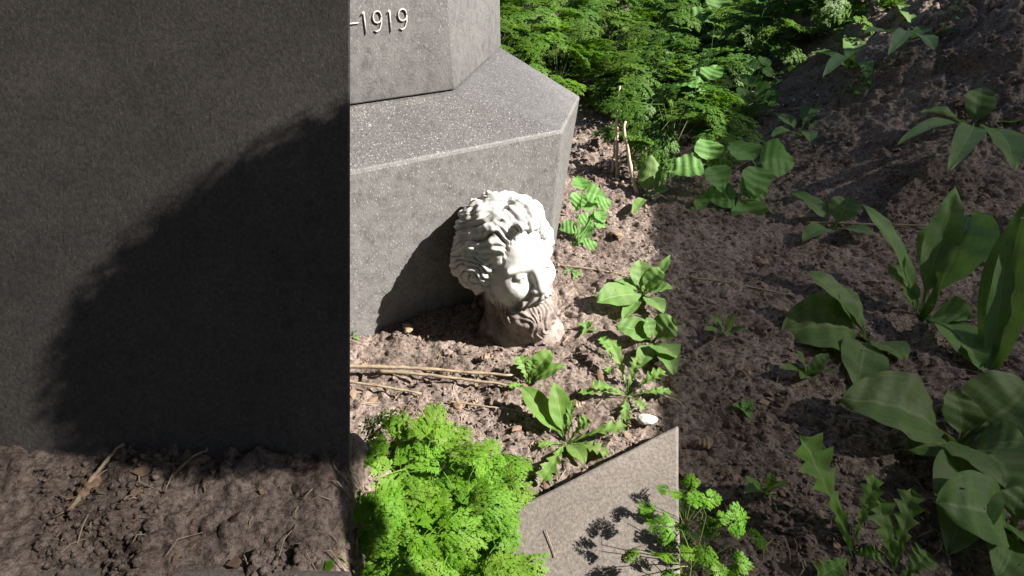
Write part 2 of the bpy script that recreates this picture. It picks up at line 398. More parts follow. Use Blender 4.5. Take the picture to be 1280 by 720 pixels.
# ------------------------------------------------------------------ kerbs
def kerb(name, pts_top, zt, zb, m, label, group, wob=.004):
    o = z_(np.mean(pts_top, 0), zb)
    me = poly_solid([np.array([z_(p, zb) for p in pts_top]) - o, np.array([z_(p, zt) for p in pts_top]) - o])
    k = link(name, bevelled(me, name, m, .007, 2, 30, 5, wob), None, tuple(o)); tag(k, label, 'kerb', group); return k
zk = .075
ka = gz(842, 534, zk); kb = gz(660, 626, zk); kd = (ka - kb) / np.linalg.norm(ka - kb); kn = np.array([kd[1], -kd[0], 0])
k0 = gz(646, 633, zk); k1 = gz(848, 531, zk)
kerb('kerb_stone', [k0, gz(624, 790, zk), gz(852, 790, zk), k1], zk, -.05, M_KERB, 'wide weathered kerb stone in the foreground with plant shadows across it', 'kerb stones round the plot')
zb_ = .338
q0 = gz(-40, 706, zb_); q1 = gz(440, 711, zb_)
kerb('kerb_stone', [q0, q0 + [0, -.12, 0], q1 + [0, -.12, 0], q1], zb_, -.05, M_KERB, 'narrow kerb along the bottom edge below the dark slab', 'kerb stones round the plot')
b0 = gz(690, 90, .05); b1 = gz(765, 128, .05)
kerb('kerb_stone', [b0, b1, b1 + [.1, .34, 0], b0 + [.1, .34, 0]], .07, -.05, M_KERB, 'mossy kerb block behind the monument under the green fronds', 'kerb stones round the plot')

# ------------------------------------------------------------------ carved white head, modelled as one blended volume
def surface_nets(D, org, h):
    S = D < 0; nx, ny, nz = D.shape
    c = [(i, j, k) for i in (0, 1) for j in (0, 1) for k in (0, 1)]
    sl = lambda a, o: a[o[0]:nx - 1 + o[0], o[1]:ny - 1 + o[1], o[2]:nz - 1 + o[2]]
    cnt = sum(sl(S, o).astype(np.int8) for o in c); act = (cnt > 0) & (cnt < 8)
    I = np.argwhere(act); idx = -np.ones(act.shape, np.int64); idx[act] = np.arange(len(I))
    pos = np.zeros((len(I), 3)); num = np.zeros(len(I))
    g = lambda o: D[I[:, 0] + o[0], I[:, 1] + o[1], I[:, 2] + o[2]]
    for a in range(8):
        for b in range(a + 1, 8):
            oa, ob = np.array(c[a]), np.array(c[b])
            if np.abs(oa - ob).sum() != 1: continue
            da, db = g(oa), g(ob); m = (da < 0) != (db < 0); t = np.where(m, da / (da - db + 1e-20), 0)
            pos += np.where(m[:, None], oa + t[:, None] * (ob - oa), 0); num += m
    pos = pos / num[:, None] + I; V = org + pos * h
    F = []
    for ax in range(3):
        e = [0, 0, 0]; e[ax] = 1
        n_ = [nx, ny, nz]
        A_ = S[tuple(slice(0, n_[q] - e[q]) for q in range(3))]; B_ = S[tuple(slice(e[q], n_[q]) for q in range(3))]
        E_ = np.argwhere(A_ != B_); u, v = [(1, 2), (2, 0), (0, 1)][ax]
        ok = (E_[:, u] > 0) & (E_[:, v] > 0) & (E_[:, u] < n_[u] - 1) & (E_[:, v] < n_[v] - 1); E_ = E_[ok]
        du = np.zeros(3, int); dv = np.zeros(3, int); du[u] = 1; dv[v] = 1
        q = [idx[tuple((E_ - o_).T)] for o_ in (du + dv, dv, 0 * du, du)]
        fl = S[tuple(E_.T)]; Q = np.stack(q, 1); Q[~fl] = Q[~fl][:, ::-1]; F.append(Q)
    return V, np.concatenate(F)
def build_head_mesh():
    h = .0022
    ax = [np.arange(-.15, .151, h), np.arange(-.155, .175, h), np.arange(-.265, .175, h)]
    P = np.stack(np.meshgrid(*ax, indexing='ij'), -1).astype(np.float32); x, y, z = P[..., 0], P[..., 1], P[..., 2]
    xa = np.abs(x); M = np.stack([xa, y, z], -1)
    def ell(c, r, p=None):
        q = ((P if p is None else p) - np.array(c, np.float32)) / np.array(r, np.float32); k = np.sqrt((q * q).sum(-1)); return (k - 1) * min(r)
    def cap(a, b, ra, rb=None, p=None):
        p = P if p is None else p; a = np.array(a, np.float32); b = np.array(b, np.float32); rb = ra if rb is None else rb
        t = np.clip(((p - a) @ (b - a)) / float(((b - a) ** 2).sum()), 0, 1)
        return np.sqrt(((p - a - t[..., None] * (b - a)) ** 2).sum(-1)) - (ra + (rb - ra) * t)
    def un(a, b, k):
        q = np.clip(.5 + .5 * (b - a) / k, 0, 1); return b * (1 - q) + a * q - k * q * (1 - q)
    def sub(a, b, k): return -un(-a, b, k)
    d = ell((0, .012, .03), (.076, .095, .093))
    d = un(d, ell((0, -.034, -.040), (.076, .062, .085)), .03)
    d = un(d, ell((.044, -.066, -.026), (.022, .022, .020), M), .024)          # cheekbones
    d = sub(d, ell((.034, -.112, .001), (.021, .021, .0130), M), .016)         # sockets
    d = un(d, cap((.012, -.0870, .0205), (.058, -.0720, .019), .0046, .0035, M), .014)  # brows
    d = un(d, cap((0, -.087, .026), (0, -.110, -.032), .0078, .0122), .009)    # nose
    d = un(d, ell((.0130, -.103, -.034), (.0085, .010, .0075), M), .005)
    d = sub(d, ell((.007, -.108, -.0425), (.0036, .005, .004), M), .002)
    d = un(d, ell((.034, -.0790, .000), (.0140, .0125, .0115), M), .002)       # eyeballs
    lid = np.maximum(ell((.034, -.0790, .000), (.0165, .0145, .0142), M), -(z - .0040 + (xa - .033) * .15))
    d = un(d, lid, .002)
    lid2 = np.maximum(ell((.034, -.0790, .000), (.0152, .0143, .0135), M), (z + .0062)); d = un(d, lid2, .0025)
    d = sub(d, ell((.0335, -.0925, .0003), (.0046, .005, .0042), M), .001)
    d = sub(d, ell((.012, -.082, .083), (.003, .012, .003)), .001)
    d = un(d, cap((.003, -.108, -.049), (.040, -.088, -.068), .0115, .008, M), .006)   # moustache
    d = un(d, cap((.0, -.103, -.067), (.012, -.099, -.068), .0065, .005, M), .004)
    # beard
    b = un(ell((0, -.062, -.108), (.062, .047, .046)), ell((0, -.068, -.142), (.050, .044, .046)), .03)
    b = un(b, cap((.072, -.010, -.045), (.048, -.055, -.105), .013, .026, M), .02); d = un(d, b, .008)
    # neck and the ragged bust edge
    d = un(d, cap((0, .03, -.09), (0, .03, -.25), .064, .068), .03)
    d = un(d, ell((-.030, .000, -.205), (.082, .085, .070)), .02)
    d = un(d, ell((.035, -.045, -.215), (.065, .06, .055)), .02)
    # hair: swept mass with a full bulge at each side
    hr = ell((0, .034, .056), (.107, .112, .090))
    hr = un(hr, ell((.084, .036, .014), (.042, .062, .066), M), .022)
    hr = un(hr, ell((.070, .058, -.036), (.034, .048, .040), M), .02)
    hr = un(hr, ell((0, .088, -.035), (.075, .052, .075)), .03)
    hr = un(hr, cap((-.05, -.026, .108), (.05, -.022, .112), .026, .024), .02)  # front quiff
    hr = un(hr, cap((-.018, -.066, .110), (.010, -.078, .088), .014, .006), .010)  # lock on the forehead
    facecut = ell((0, -.137, .032), (.088, .108, .092)); hr = sub(hr, facecut, .005)
    d = un(d, hr, .004)
    fz = -.222 + .012 * np.sin(x * 60) ; d = np.maximum(d, fz - z)
    V, F = surface_nets(d, np.array([a[0] for a in ax]), h)
    # masks on the surface
    def at(f): i = np.clip(np.round((V - [a[0] for a in ax]) / h).astype(int), 0, np.array(d.shape) - 1); return f[tuple(i.T)]
    hm = np.clip((.006 - (at(hr) - at(d))) / .006, 0, 1); bm_ = np.clip((.006 - (at(b) - at(d))) / .006, 0, 1) * (1 - hm)
    mo = cap((.003, -.108, -.049), (.040, -.088, -.068), .0115, .008, M); mm = np.clip((.003 - (at(mo) - at(d))) / .003, 0, 1)
    n = np.zeros_like(V); a0, a1, a2, a3 = (V[F[:, k]] for k in range(4)); fn = np.cross(a2 - a0, a3 - a1)
    for k in range(4): np.add.at(n, F[:, k], fn)
    n /= np.linalg.norm(n, axis=1)[:, None] + 1e-12
    # carved locks: curved grooves following the comb of the hair, broken by noise
    wx = noise3(V * 16, 1) ; wy = noise3(V * 16 + 9, 2); w3 = noise3(V * 34, 5)
    ang = np.arctan2(V[:, 0], V[:, 2] + .02); s_ = ang * 11 + 9 * wx + (V[:, 1]) * 38
    lock = np.abs(np.sin(s_ * 1.0 + 3.0 * wy)); fine = np.sin(s_ * 4.2 + 9 * w3) + noise3(V * 90, 15)
    side = sstep(.06, .09, np.abs(V[:, 0])) * (1 - sstep(.03, .07, V[:, 2]))
    curl = np.abs(np.sin(13 * noise3(V * 19, 64) + 6 * noise3(V * 37, 62) + V[:, 2] * 120 + V[:, 1] * 40))
    rel = (lock ** .5 - .6) * .0070 + fine * .0021; rel = rel * (1 - side) + side * ((curl ** .6 - .6) * .0085 + fine * .0012)
    groove = hm * np.clip(1 - (lock * (1 - side) + curl * side) / .42, 0, 1) + hm * .55 * np.clip(-fine - .7, 0, 1)
    chip = noise3(V * 48, 41) + .6 * noise3(V * 85, 42)
    V = V + n * (hm * (rel + .010 * wx + .007 * w3 + .0100 * chip))[:, None]
    ba = np.arctan2(V[:, 0], -V[:, 1] - .02); bs = ba * 13 + 13 * wx + 4 * w3 + V[:, 2] * 34
    groove = groove + bm_ * np.clip(1 - np.abs(np.sin(bs)) / .3, 0, 1) * .5 + mm * .0
    V = V + n * (bm_ * ((np.abs(np.sin(bs)) ** .6 - .6) * .0042 + .0015 * np.sin(bs * 4 + 6 * w3) + .006 * chip))[:, None]
    V = V + n * (mm * .0018 * np.sin(V[:, 2] * 420 + np.abs(V[:, 0]) * 500 + 6 * w3))[:, None]
    V = V + n * (.0011 * noise3(V * 70, 7) + .0006 * noise3(V * 160, 8))[:, None]
    V = V + n * (sstep(-.10, -.2, V[:, 2]) * .012 * noise3(V * 28, 12))[:, None]
    return V, F, n, np.clip(groove * (.9 + 1.4 * noise3(V * 24, 31)), 0, 1)
def head_mat():
    m, nt, p = mat('white_painted_plaster'); co = objcoord(nt)
    g = nt.nodes.new('ShaderNodeNewGeometry'); sx = nt.nodes.new('ShaderNodeSeparateXYZ'); nt.links.new(co, sx.inputs[0])
    n1 = noise(nt, 9, 7, .65, co); n2 = noise(nt, 42, 6, .7, co)
    col = ramp(nt, n1, [(.3, (.38, .37, .35)), (.6, (.56, .55, .525))])
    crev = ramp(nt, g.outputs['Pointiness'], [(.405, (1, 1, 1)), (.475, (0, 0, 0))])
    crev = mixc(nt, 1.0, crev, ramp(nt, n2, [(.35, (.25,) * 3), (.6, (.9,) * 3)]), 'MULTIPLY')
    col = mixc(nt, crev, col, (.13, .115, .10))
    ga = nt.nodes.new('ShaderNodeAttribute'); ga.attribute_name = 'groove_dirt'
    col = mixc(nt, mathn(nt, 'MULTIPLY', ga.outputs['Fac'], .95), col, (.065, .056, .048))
    # splashed earth on the beard and neck, reaching up unevenly
    hgt = mathn(nt, 'ADD', sx.outputs[2], mathn(nt, 'MULTIPLY', mathn(nt, 'SUBTRACT', n1, .5), .18))
    md = mathn(nt, 'MULTIPLY', mathn(nt, 'SUBTRACT', -.052, hgt), 30.0); md = ramp(nt, md, [(0, (0, 0, 0)), (1, (1, 1, 1))])
    mf = mixc(nt, 1.0, md, ramp(nt, n2, [(.3, (1, 1, 1)), (.66, (.82,) * 3)]), 'MULTIPLY')
    col = mixc(nt, mf, col, ramp(nt, n2, [(.35, (.11, .082, .07)), (.65, (.25, .195, .17))]))
    fl = ramp(nt, noise(nt, 110, 3, .6, co), [(.64, (0, 0, 0)), (.7, (.55,) * 3)]); col = mixc(nt, fl, col, (.4, .36, .31))
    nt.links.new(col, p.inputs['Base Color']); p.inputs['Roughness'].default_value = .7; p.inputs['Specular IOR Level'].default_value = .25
    bump(nt, p, n2, .0012, .6); return m
M_HEAD = head_mat()
hV, hF, hN, hDirt = build_head_mesh()
mb = MB(); mb.add(hV, hF)
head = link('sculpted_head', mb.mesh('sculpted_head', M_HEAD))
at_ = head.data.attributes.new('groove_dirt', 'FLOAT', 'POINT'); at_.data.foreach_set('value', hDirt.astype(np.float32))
HS = 1.36
hp = gp(640, 404)
Rz = Matrix.Rotation(R(35), 4, 'Z'); Rx = Matrix.Rotation(R(-5), 4, 'X'); Ry = Matrix.Rotation(R(-3), 4, 'Y')
head.rotation_euler = (Rz @ Rx @ Ry).to_euler()
head.scale = (HS, HS, HS)
head.location = (hp[0], hp[1] + .0, .192 * HS)
tag(head, 'white carved bearded head with wavy hair resting in the soil against the monument', 'sculpture')

# ------------------------------------------------------------------ leaves
def unit(v): v = np.asarray(v, float); return v / (np.linalg.norm(v) + 1e-9)
def add_leaf(mb, p0, p1, wid, kind='plantain', arch=.25, fold=.25, roll=0.0, ripple=1.0, seed=0, curl=0.0):
    p0 = np.asarray(p0, float); p1 = np.asarray(p1, float); L = np.linalg.norm(p1 - p0); rg = np.random.default_rng(seed)
    n, m = (44, 9) if kind in ('dandelion', 'ovate') else (22, 9)
    t = np.linspace(0, 1, n); mid = (p0 + p1) / 2 + np.array([0, 0, arch * L])
    c = ((1 - t) ** 2)[:, None] * p0 + (2 * t * (1 - t))[:, None] * mid + (t ** 2)[:, None] * p1
    tan = np.gradient(c, axis=0); tan /= np.linalg.norm(tan, axis=1)[:, None]
    side = np.cross(tan, [0, 0, 1.0]); side /= np.linalg.norm(side, axis=1)[:, None] + 1e-6; nor = np.cross(side, tan)
    cr, sr = math.cos(roll), math.sin(roll); side, nor = side * cr + nor * sr, nor * cr - side * sr
    if kind == 'plantain':
        q = np.clip((t - .22) / .78, 0, 1); prof = .10 * (t < .9) * (1 - q) + np.sin(np.pi * q ** .82) ** .75 * (q > 0)
    elif kind == 'ovate':
        q = np.clip((t - .12) / .88, 0, 1); prof = .03 + np.sin(np.pi * q ** .72) ** .9 * (1 - .25 * q); pz = prof; prof = prof * (1 + .10 * ((q * 13) % 1.0 - .5) * (1 - .5 * q))
    elif kind == 'dandelion':
        q = t; saw = (q * 6.5) % 1.0; prof = (.10 + .9 * sstep(.08, .75, q)) * (1 - sstep(.9, 1.0, q) * .97) * (.38 + .62 * saw ** 1.3)
    else:
        q = t; prof = np.sin(np.pi * q ** .9) ** .8 + .04
    if kind == 'dandelion': pz = (.10 + .6 * sstep(.08, .75, q)) * (1 - sstep(.9, 1.0, q) * .97)
    elif kind != 'ovate': pz = prof
    u = np.linspace(-1, 1, m); wz = pz[:, None] * wid * .5 * u[None]
    wv = prof[:, None] * wid * .5 * u[None]
    ph = rg.random() * 6
    z = fold * np.abs(wz) + ripple * wid * .05 * np.sin(t[:, None] * 11 + ph + 1.5 * u[None]) * np.abs(u[None]) ** 1.5 + ripple * wid * .02 * np.sin(t[:, None] * 31 + ph * 2 + u * 3)
    z = z - curl * wid * (u[None] ** 2) * pz[:, None]
    sway = wid * .12 * np.sin(t * 3 + ph) * t
    V = c[:, None] + (wv + sway[:, None])[..., None] * side[:, None] + z[..., None] * nor[:, None]
    uv = np.stack(np.broadcast_arrays(u[None] * .5 + .5, t[:, None]), -1)
    mb.add(V.reshape(-1, 3), grid_faces(n, m), uv.reshape(-1, 2))
def rosette(name, label, cat, base_px, leaves, kind, m, group=None, wscale=1.0, seed=0, stalks=()):
    b = gp(*base_px); b[2] = hz(b[0], b[1]) - .004; mb = MB(); depth = np.dot(b - CO, FW)
    for i, lf in enumerate(leaves):
        tx, ty, wpx, h = lf[:4]; kw = lf[4] if len(lf) > 4 else {}
        tip = gz(tx, ty, b[2] + h)
        if h >= .10: tip = CO + ray(tx, ty) * (depth + (.25 * h if ty < base_px[1] else -.1 * h))
        dt = np.dot(tip - CO, FW)
        start = np.array([.004 * math.cos(i * 2.4), .004 * math.sin(i * 2.4), 0.0])
        add_leaf(mb, start, tip - b, wpx * dt / FPX * wscale, kw.get('kind', kind), kw.get('arch', .22), kw.get('fold', .25), kw.get('roll', 0.0), kw.get('ripple', 1.0), seed * 31 + i, kw.get('curl', 0.0))
    o = link(name, mb.mesh(name, m), None, tuple(b)); tag(o, label, cat, group)
    if stalks:
        ms = MB()
        for (tx, ty, h, r) in stalks:
            tip = gz(tx, ty, b[2] + h) - b; k = np.linspace(0, 1, 8)[:, None]
            tube(ms, tip * k + np.array([.012, .006, 0]) * np.sin(k * 3), np.linspace(r, r * .6, 8), 6)
        link('stem', ms.mesh('stem', M_STALK), o)
    return o
GL = 'broad leaved weeds on the bare soil'
D = {}
# sunlit strip, from the plinth towards the camera
def trifoliate(name, label, base_px, tiers, m, group, seed):
    b = gp(*base_px); b[2] = hz(b[0], b[1]); mb = MB(); ms = MB()
    for q, (cx, cy, h, sz, a0) in enumerate(tiers):
        c = CO + ray(cx, cy) * (np.dot(b - CO, FW) + h * .3) - b; k = np.linspace(0, 1, 9)[:, None]
        tube(mb, c * k * np.array([1, 1, 0]) * k ** .4 + np.array([0, 0, 1]) * c[2] * k, np.linspace(.0026, .0015, 9), 6)
        for j, da in enumerate((0, 105, -105)):
            a = R(a0 + da); l = sz * (1.0 if j == 0 else .86)
            tip = c + np.array([math.cos(a) * l, math.sin(a) * l, -.18 * l + .03 * j * l])
            tm = MB(); add_leaf(tm, c, tip, l * .92, 'ovate', .16, .22, R(8 * (j - 1)), .8, seed * 17 + q * 3 + j)
            tl_ = R(30 + 5 * ((q * 3 + j) % 4)); rx = np.array(Matrix.Rotation(tl_, 3, 'X')); mb.add((tm.v[0] - c) @ rx.T + c, tm.f[0], tm.uv[0])
    o = link(name, mb.mesh(name, m), None, tuple(b)); tag(o, label, 'plant', group); return o
trifoliate('trifoliate_plant', 'small three-leaflet plant growing in sunlight right beside the plinth corner', (722, 312),
           [(728, 240, .22, .11, -10), (745, 262, .17, .085, 40), (722, 282, .11, .095, -60), (742, 277, .13, .06, -20), (728, 312, .045, .09, -70), (714, 330, .03, .05, 200)], M_ELDER, GL, 2)
rosette('plantain_plant', 'pale green curled plantain leaf standing upright below the dry stalks', 'plant', (806, 252), [(813, 193, 27, .15, dict(arch=.05, curl=.3)), (838, 238, 22, .06), (790, 268, 14, .03)], 'plantain', M_PLANT, GL, seed=3)
rosette('plantain_plant', 'sunlit plantain with upright ribbed leaves, rearmost of the large weeds in the bright patch', 'plant', (802, 372),
        [(748, 382, 38, .05, dict(roll=.3)), (796, 325, 26, .10), (826, 335, 24, .09, dict(arch=.3)), (840, 318, 13, .13, dict(arch=.05)), (778, 402, 18, .02), (826, 392, 24, .04), (842, 362, 22, .06), (812, 352, 20, .1), (768, 350, 16, .05)], 'plantain', M_PLANT, GL, seed=4)
rosette('plantain_plant', 'sunlit plantain with the broadest flat leaves in front of the ribbed one', 'plant', (816, 432),
        [(770, 404, 34, .06, dict(roll=.25)), (843, 398, 34, .08, dict(roll=-.3)), (840, 448, 36, .05), (800, 462, 22, .02), (806, 398, 22, .08), (842, 470, 26, .03)], 'plantain', M_PLANT, GL, seed=5)
rosette('dandelion_plant', 'lone young toothed dandelion leaf pair in bright soil between two larger rosettes', 'plant', (766, 455), [(751, 421, 15, .05), (774, 430, 12, .05), (757, 470, 10, .02)], 'dandelion', M_DAND, GL, seed=6)
rosette('dandelion_plant', 'dandelion with long leaves near the ends of the dry stalks', 'plant', (660, 484),
        [(645, 446, 24, .07, dict(arch=.3)), (688, 438, 26, .07, dict(kind='plantain', arch=.3)), (706, 456, 20, .06, dict(kind='plantain')), (636, 486, 12, .03), (676, 500, 14, .03), (668, 448, 18, .07)], 'dandelion', M_DAND, GL, seed=7)
rosette('dandelion_plant', 'biggest dandelion rosette, spreading above the foreground kerb stone', 'plant', (708, 553),
        [(650, 484, 30, .08, dict(kind='plantain', arch=.16)), (690, 478, 27, .10, dict(kind='plantain', arch=.1)), (786, 534, 22, .05), (676, 604, 26, .03), (762, 570, 22, .02), (738, 525, 22, .06, dict(arch=.35)), (730, 580, 22, .02, dict(kind='plantain')), (672, 560, 14, .03), (714, 500, 13, .08)], 'dandelion', M_DAND, GL, seed=8)
rosette('dandelion_plant', 'spiky toothed rosette in front of the flat leaved plantain', 'plant', (784, 498),
        [(760, 422, 20, .08, dict(arch=.12)), (796, 446, 18, .08), (834, 466, 22, .06, dict(arch=.3)), (738, 482, 18, .04), (808, 512, 16, .02), (722, 492, 12, .02), (782, 528, 16, .01), (842, 492, 16, .03)], 'dandelion', M_DAND, GL, seed=9)
rosette('seedling', 'tiny green seedling on the soil right of the carved head', 'plant', (733, 414), [(722, 404, 8, .02), (742, 402, 8, .02), (746, 414, 7, .01), (728, 420, 7, .01), (735, 400, 6, .02)], 'ovate', M_ELDER, GL, seed=10)
rosette('seedling', 'bright seedling at the foot of the three-leaflet plant', 'plant', (716, 338), [(704, 343, 9, .01), (726, 346, 9, .01), (720, 350, 7, .01)], 'ovate', M_ELDER, GL, seed=11)
rosette('seedling', 'small bright seedling at the left foot of the plinth by the head shadow', 'plant', (440, 424), [(434, 412, 9, .03), (447, 414, 9, .03), (440, 408, 8, .04), (450, 424, 6, .01)], 'ovate', M_ELDER, GL, seed=12)
rosette('sprig', 'small green sprig before the dark slab at the far left edge', 'plant', (6, 590), [(20, 545, 22, .07), (-6, 528, 22, .08), (8, 560, 18, .05), (22, 570, 14, .02)], 'ovate', M_ELDER, GL, seed=13)
# shaded ground on the right
GS = 'large leaved weeds in the shaded right part'
trifoliate('trifoliate_plant', 'big three-leaflet plant at the top of the shaded ground', (935, 62), [(900, 18, .12, .34, 190), (972, 22, .12, .32, -10), (945, 70, .08, .24, -70), (1010, 60, .07, .22, 10)], M_ELDER, GS, 20)
trifoliate('trifoliate_plant', 'middle three-leaflet plant of the three in shade beside the bright patch', (915, 172), [(884, 104, .09, .21, 170), (938, 112, .09, .20, -20), (912, 150, .06, .22, -60), (952, 84, .10, .12, 60)], M_ELDER, GS, 32)
trifoliate('trifoliate_plant', 'lowest three-leaflet plant of the three in shade beside the bright patch', (915, 268), [(884, 205, .07, .19, 190), (944, 205, .07, .22, 10), (924, 246, .05, .20, -75), (880, 262, .03, .10, 210)], M_ELDER, GS, 33)
rosette('plantain_plant', 'shaded plant with dark arching leaves at the upper right edge', 'plant', (1215, 165), [(1150, 140, 34, .10), (1285, 150, 40, .12), (1180, 215, 30, .03), (1262, 215, 36, .04), (1230, 110, 30, .15), (1120, 180, 22, .04)], 'plantain', M_PLANT, GS, seed=21)
rosette('plantain_plant', 'shaded plantain with a tall folded upright leaf, right of centre of the shaded ground', 'plant', (1150, 400),
        [(1222, 268, 74, .16, dict(arch=.3, roll=.5)), (1190, 232, 34, .2, dict(arch=.05)), (1076, 256, 30, .12), (1215, 400, 52, .08, dict(roll=-.3)), (1110, 330, 34, .1), (1220, 462, 56, .03, dict(arch=.4))], 'plantain', M_PLANT, GS, seed=22)
rosette('plantain_plant', 'shaded plantain with one big rounded leaf pointing left at the middle of the soil', 'plant', (1085, 425),
        [(974, 408, 84, .10, dict(roll=.25, arch=.3)), (1010, 340, 40, .12), (1062, 482, 52, .02), (1040, 360, 34, .12), (1130, 452, 40, .04)], 'plantain', M_PLANT, GS, seed=23)
rosette('plantain_plant', 'shaded plant with a long narrow blade rising along the right edge', 'plant', (1236, 468), [(1284, 252, 46, .26, dict(arch=.05, roll=.6)), (1262, 300, 26, .2, dict(arch=.06)), (1200, 420, 36, .06)], 'lance', M_PLANT, GS, seed=24)
rosette('plantain_plant', 'largest shaded plantain with broad overlapping leaves at lower right', 'plant', (1196, 560),
        [(1050, 490, 92, .10, dict(arch=.22, roll=.2)), (1290, 480, 84, .14, dict(arch=.2)), (1262, 612, 104, .08, dict(arch=.35, roll=-.2)), (1196, 488, 44, .10), (1175, 690, 70, .02, dict(arch=.3)), (1290, 560, 60, .08), (1130, 560, 44, .03)], 'plantain', M_PLANT, GS, seed=25)
rosette('plantain_plant', 'shaded plantain with a cupped rounded leaf in the bottom right corner', 'plant', (1262, 668), [(1166, 622, 88, .08, dict(roll=.3, arch=.3)), (1290, 600, 60, .1), (1240, 720, 50, .02), (1300, 690, 60, .05)], 'plantain', M_PLANT, GS, seed=26)
rosette('dandelion_plant', 'shaded dandelion with one long toothed leaf leaning up left', 'plant', (1060, 700), [(996, 546, 66, .10, dict(arch=.2)), (1090, 590, 26, .10), (1020, 720, 34, .02), (1100, 690, 30, .03)], 'dandelion', M_DAND, GS, seed=27)
rosette('dandelion_plant', 'shaded dandelion with narrow toothed leaves at the bottom edge', 'plant', (1118, 724), [(1100, 620, 46, .10, dict(arch=.1)), (1140, 610, 34, .12), (1160, 690, 34, .04), (1075, 745, 30, .02)], 'dandelion', M_DAND, GS, seed=28)
rosette('dandelion_plant', 'small shaded rosette at the lower left of the shaded ground', 'plant', (852, 655), [(846, 610, 22, .05), (866, 628, 22, .04), (842, 700, 28, .02), (870, 680, 20, .02)], 'dandelion', M_DAND, GS, seed=29)
rosette('seedling', 'pale seedling on open shaded soil left of the big plantain', 'plant', (930, 515), [(915, 505, 14, .02), (945, 505, 14, .02), (928, 498, 12, .03), (940, 525, 12, .01)], 'ovate', M_ELDER, GS, seed=30)
rosette('plantain_plant', 'low shaded plant with a pale wavy leaf on the mound, mid right', 'plant', (1040, 290), [(990, 240, 26, .08), (1066, 248, 34, .1), (1000, 300, 24, .03), (1090, 296, 26, .04)], 'plantain', M_PLANT, GS, seed=31)
# more low weeds thinly over the shaded mound and soil
for i, (px, py, s) in enumerate([(1000, 170, 1.0), (1060, 90, 1.1), (1130, 60, 1.1), (1010, 470, .8), (905, 420, .6), (955, 620, .7), (1245, 60, 1.2)]):
    lv = []
    for k in range(5):
        a = k * 1.26 + i; lv.append((px + 46 * s * math.cos(a), py - 14 + 24 * s * math.sin(a), 20 * s, .05 + .03 * (k % 2)))
    where = ['on the mound above the pale wavy leaf', 'high on the mound near the top edge', 'at the crest of the mound, top right', 'on bare soil left of the big rounded leaf', 'on open soil just right of the bright patch', 'on the soil left of the toothed dandelion leaf', 'in the top right corner'][i]
    rosette('weed', 'small dark low weed ' + where, 'plant', (px, py), lv, 'lance' if i % 2 else 'plantain', M_PLANT, GS, seed=40 + i)

# ------------------------------------------------------------------ feathery plants
def frond_arrays(seed):                            # blade of length 1 along +x, lying in xy, twice divided with pointed lobes
    rg = np.random.default_rng(seed); V = []; F = []
    def lobe(p, a, l, wd, z):
        d = np.array([math.cos(a), math.sin(a)]); s = np.array([-d[1], d[0]]); n = len(V)
        for q, zz in ((p, z), (p + d * l * .45 + s * wd, z + .010), (p + d * l, z - .012), (p + d * l * .45 - s * wd, z + .010)): V.append((q[0], q[1], zz + rg.normal() * .004))
        F.append((n, n + 1, n + 2, n + 3))
    def leaflet(p, a, l, z):
        lobe(p, a, l, l * .19, z)
        for f, k in ((.22, .62), (.46, .5)):
            b = p + np.array([math.cos(a), math.sin(a)]) * l * f
            for sg in (1, -1): lobe(b, a + sg * (.75 + .15 * rg.normal()), l * k, l * k * .21, z)
    def pinna(p, a, L, z):
        nb = 5 if L > .22 else (4 if L > .12 else 2)
        for k in range(nb):
            f = .18 + .72 * k / nb; b = p + np.array([math.cos(a), math.sin(a)]) * L * f
            for sg in (1, -1): leaflet(b, a + sg * (.85 + .1 * rg.normal()), L * .40 * (1 - f * .62), z + .02 * rg.normal())
        n = len(V); d = np.array([math.cos(a), math.sin(a)]); s = np.array([-d[1], d[0]]) * .004
        e = p + d * L
        for q in (p - s, p + s, e + s * .3, e - s * .3): V.append((q[0], q[1], z - .004))
        F.append((n, n + 1, n + 2, n + 3)); leaflet(p + d * L * .84, a, L * .26, z)
    for k in range(7):
        x = .20 + .70 * k / 7; L = .50 * (1 - (k / 7.6)) ** .85 + .04
        for sg in (1, -1): pinna(np.array([x + .015 * sg, 0.]), sg * (1.02 - .05 * k + .06 * rg.normal()), L * (1 + .1 * rg.normal()), .03 * rg.normal())
    pinna(np.array([.86, 0.]), 0.05 * rg.normal(), .16, 0.)
    n = len(V)
    for q in ((0, -.007), (0, .007), (.9, .002), (.9, -.002)): V.append((q[0], q[1], -.006))
    F.append((n, n + 1, n + 2, n + 3)); return np.array(V), np.array(F)
FR = [frond_arrays(s) for s in range(4)]
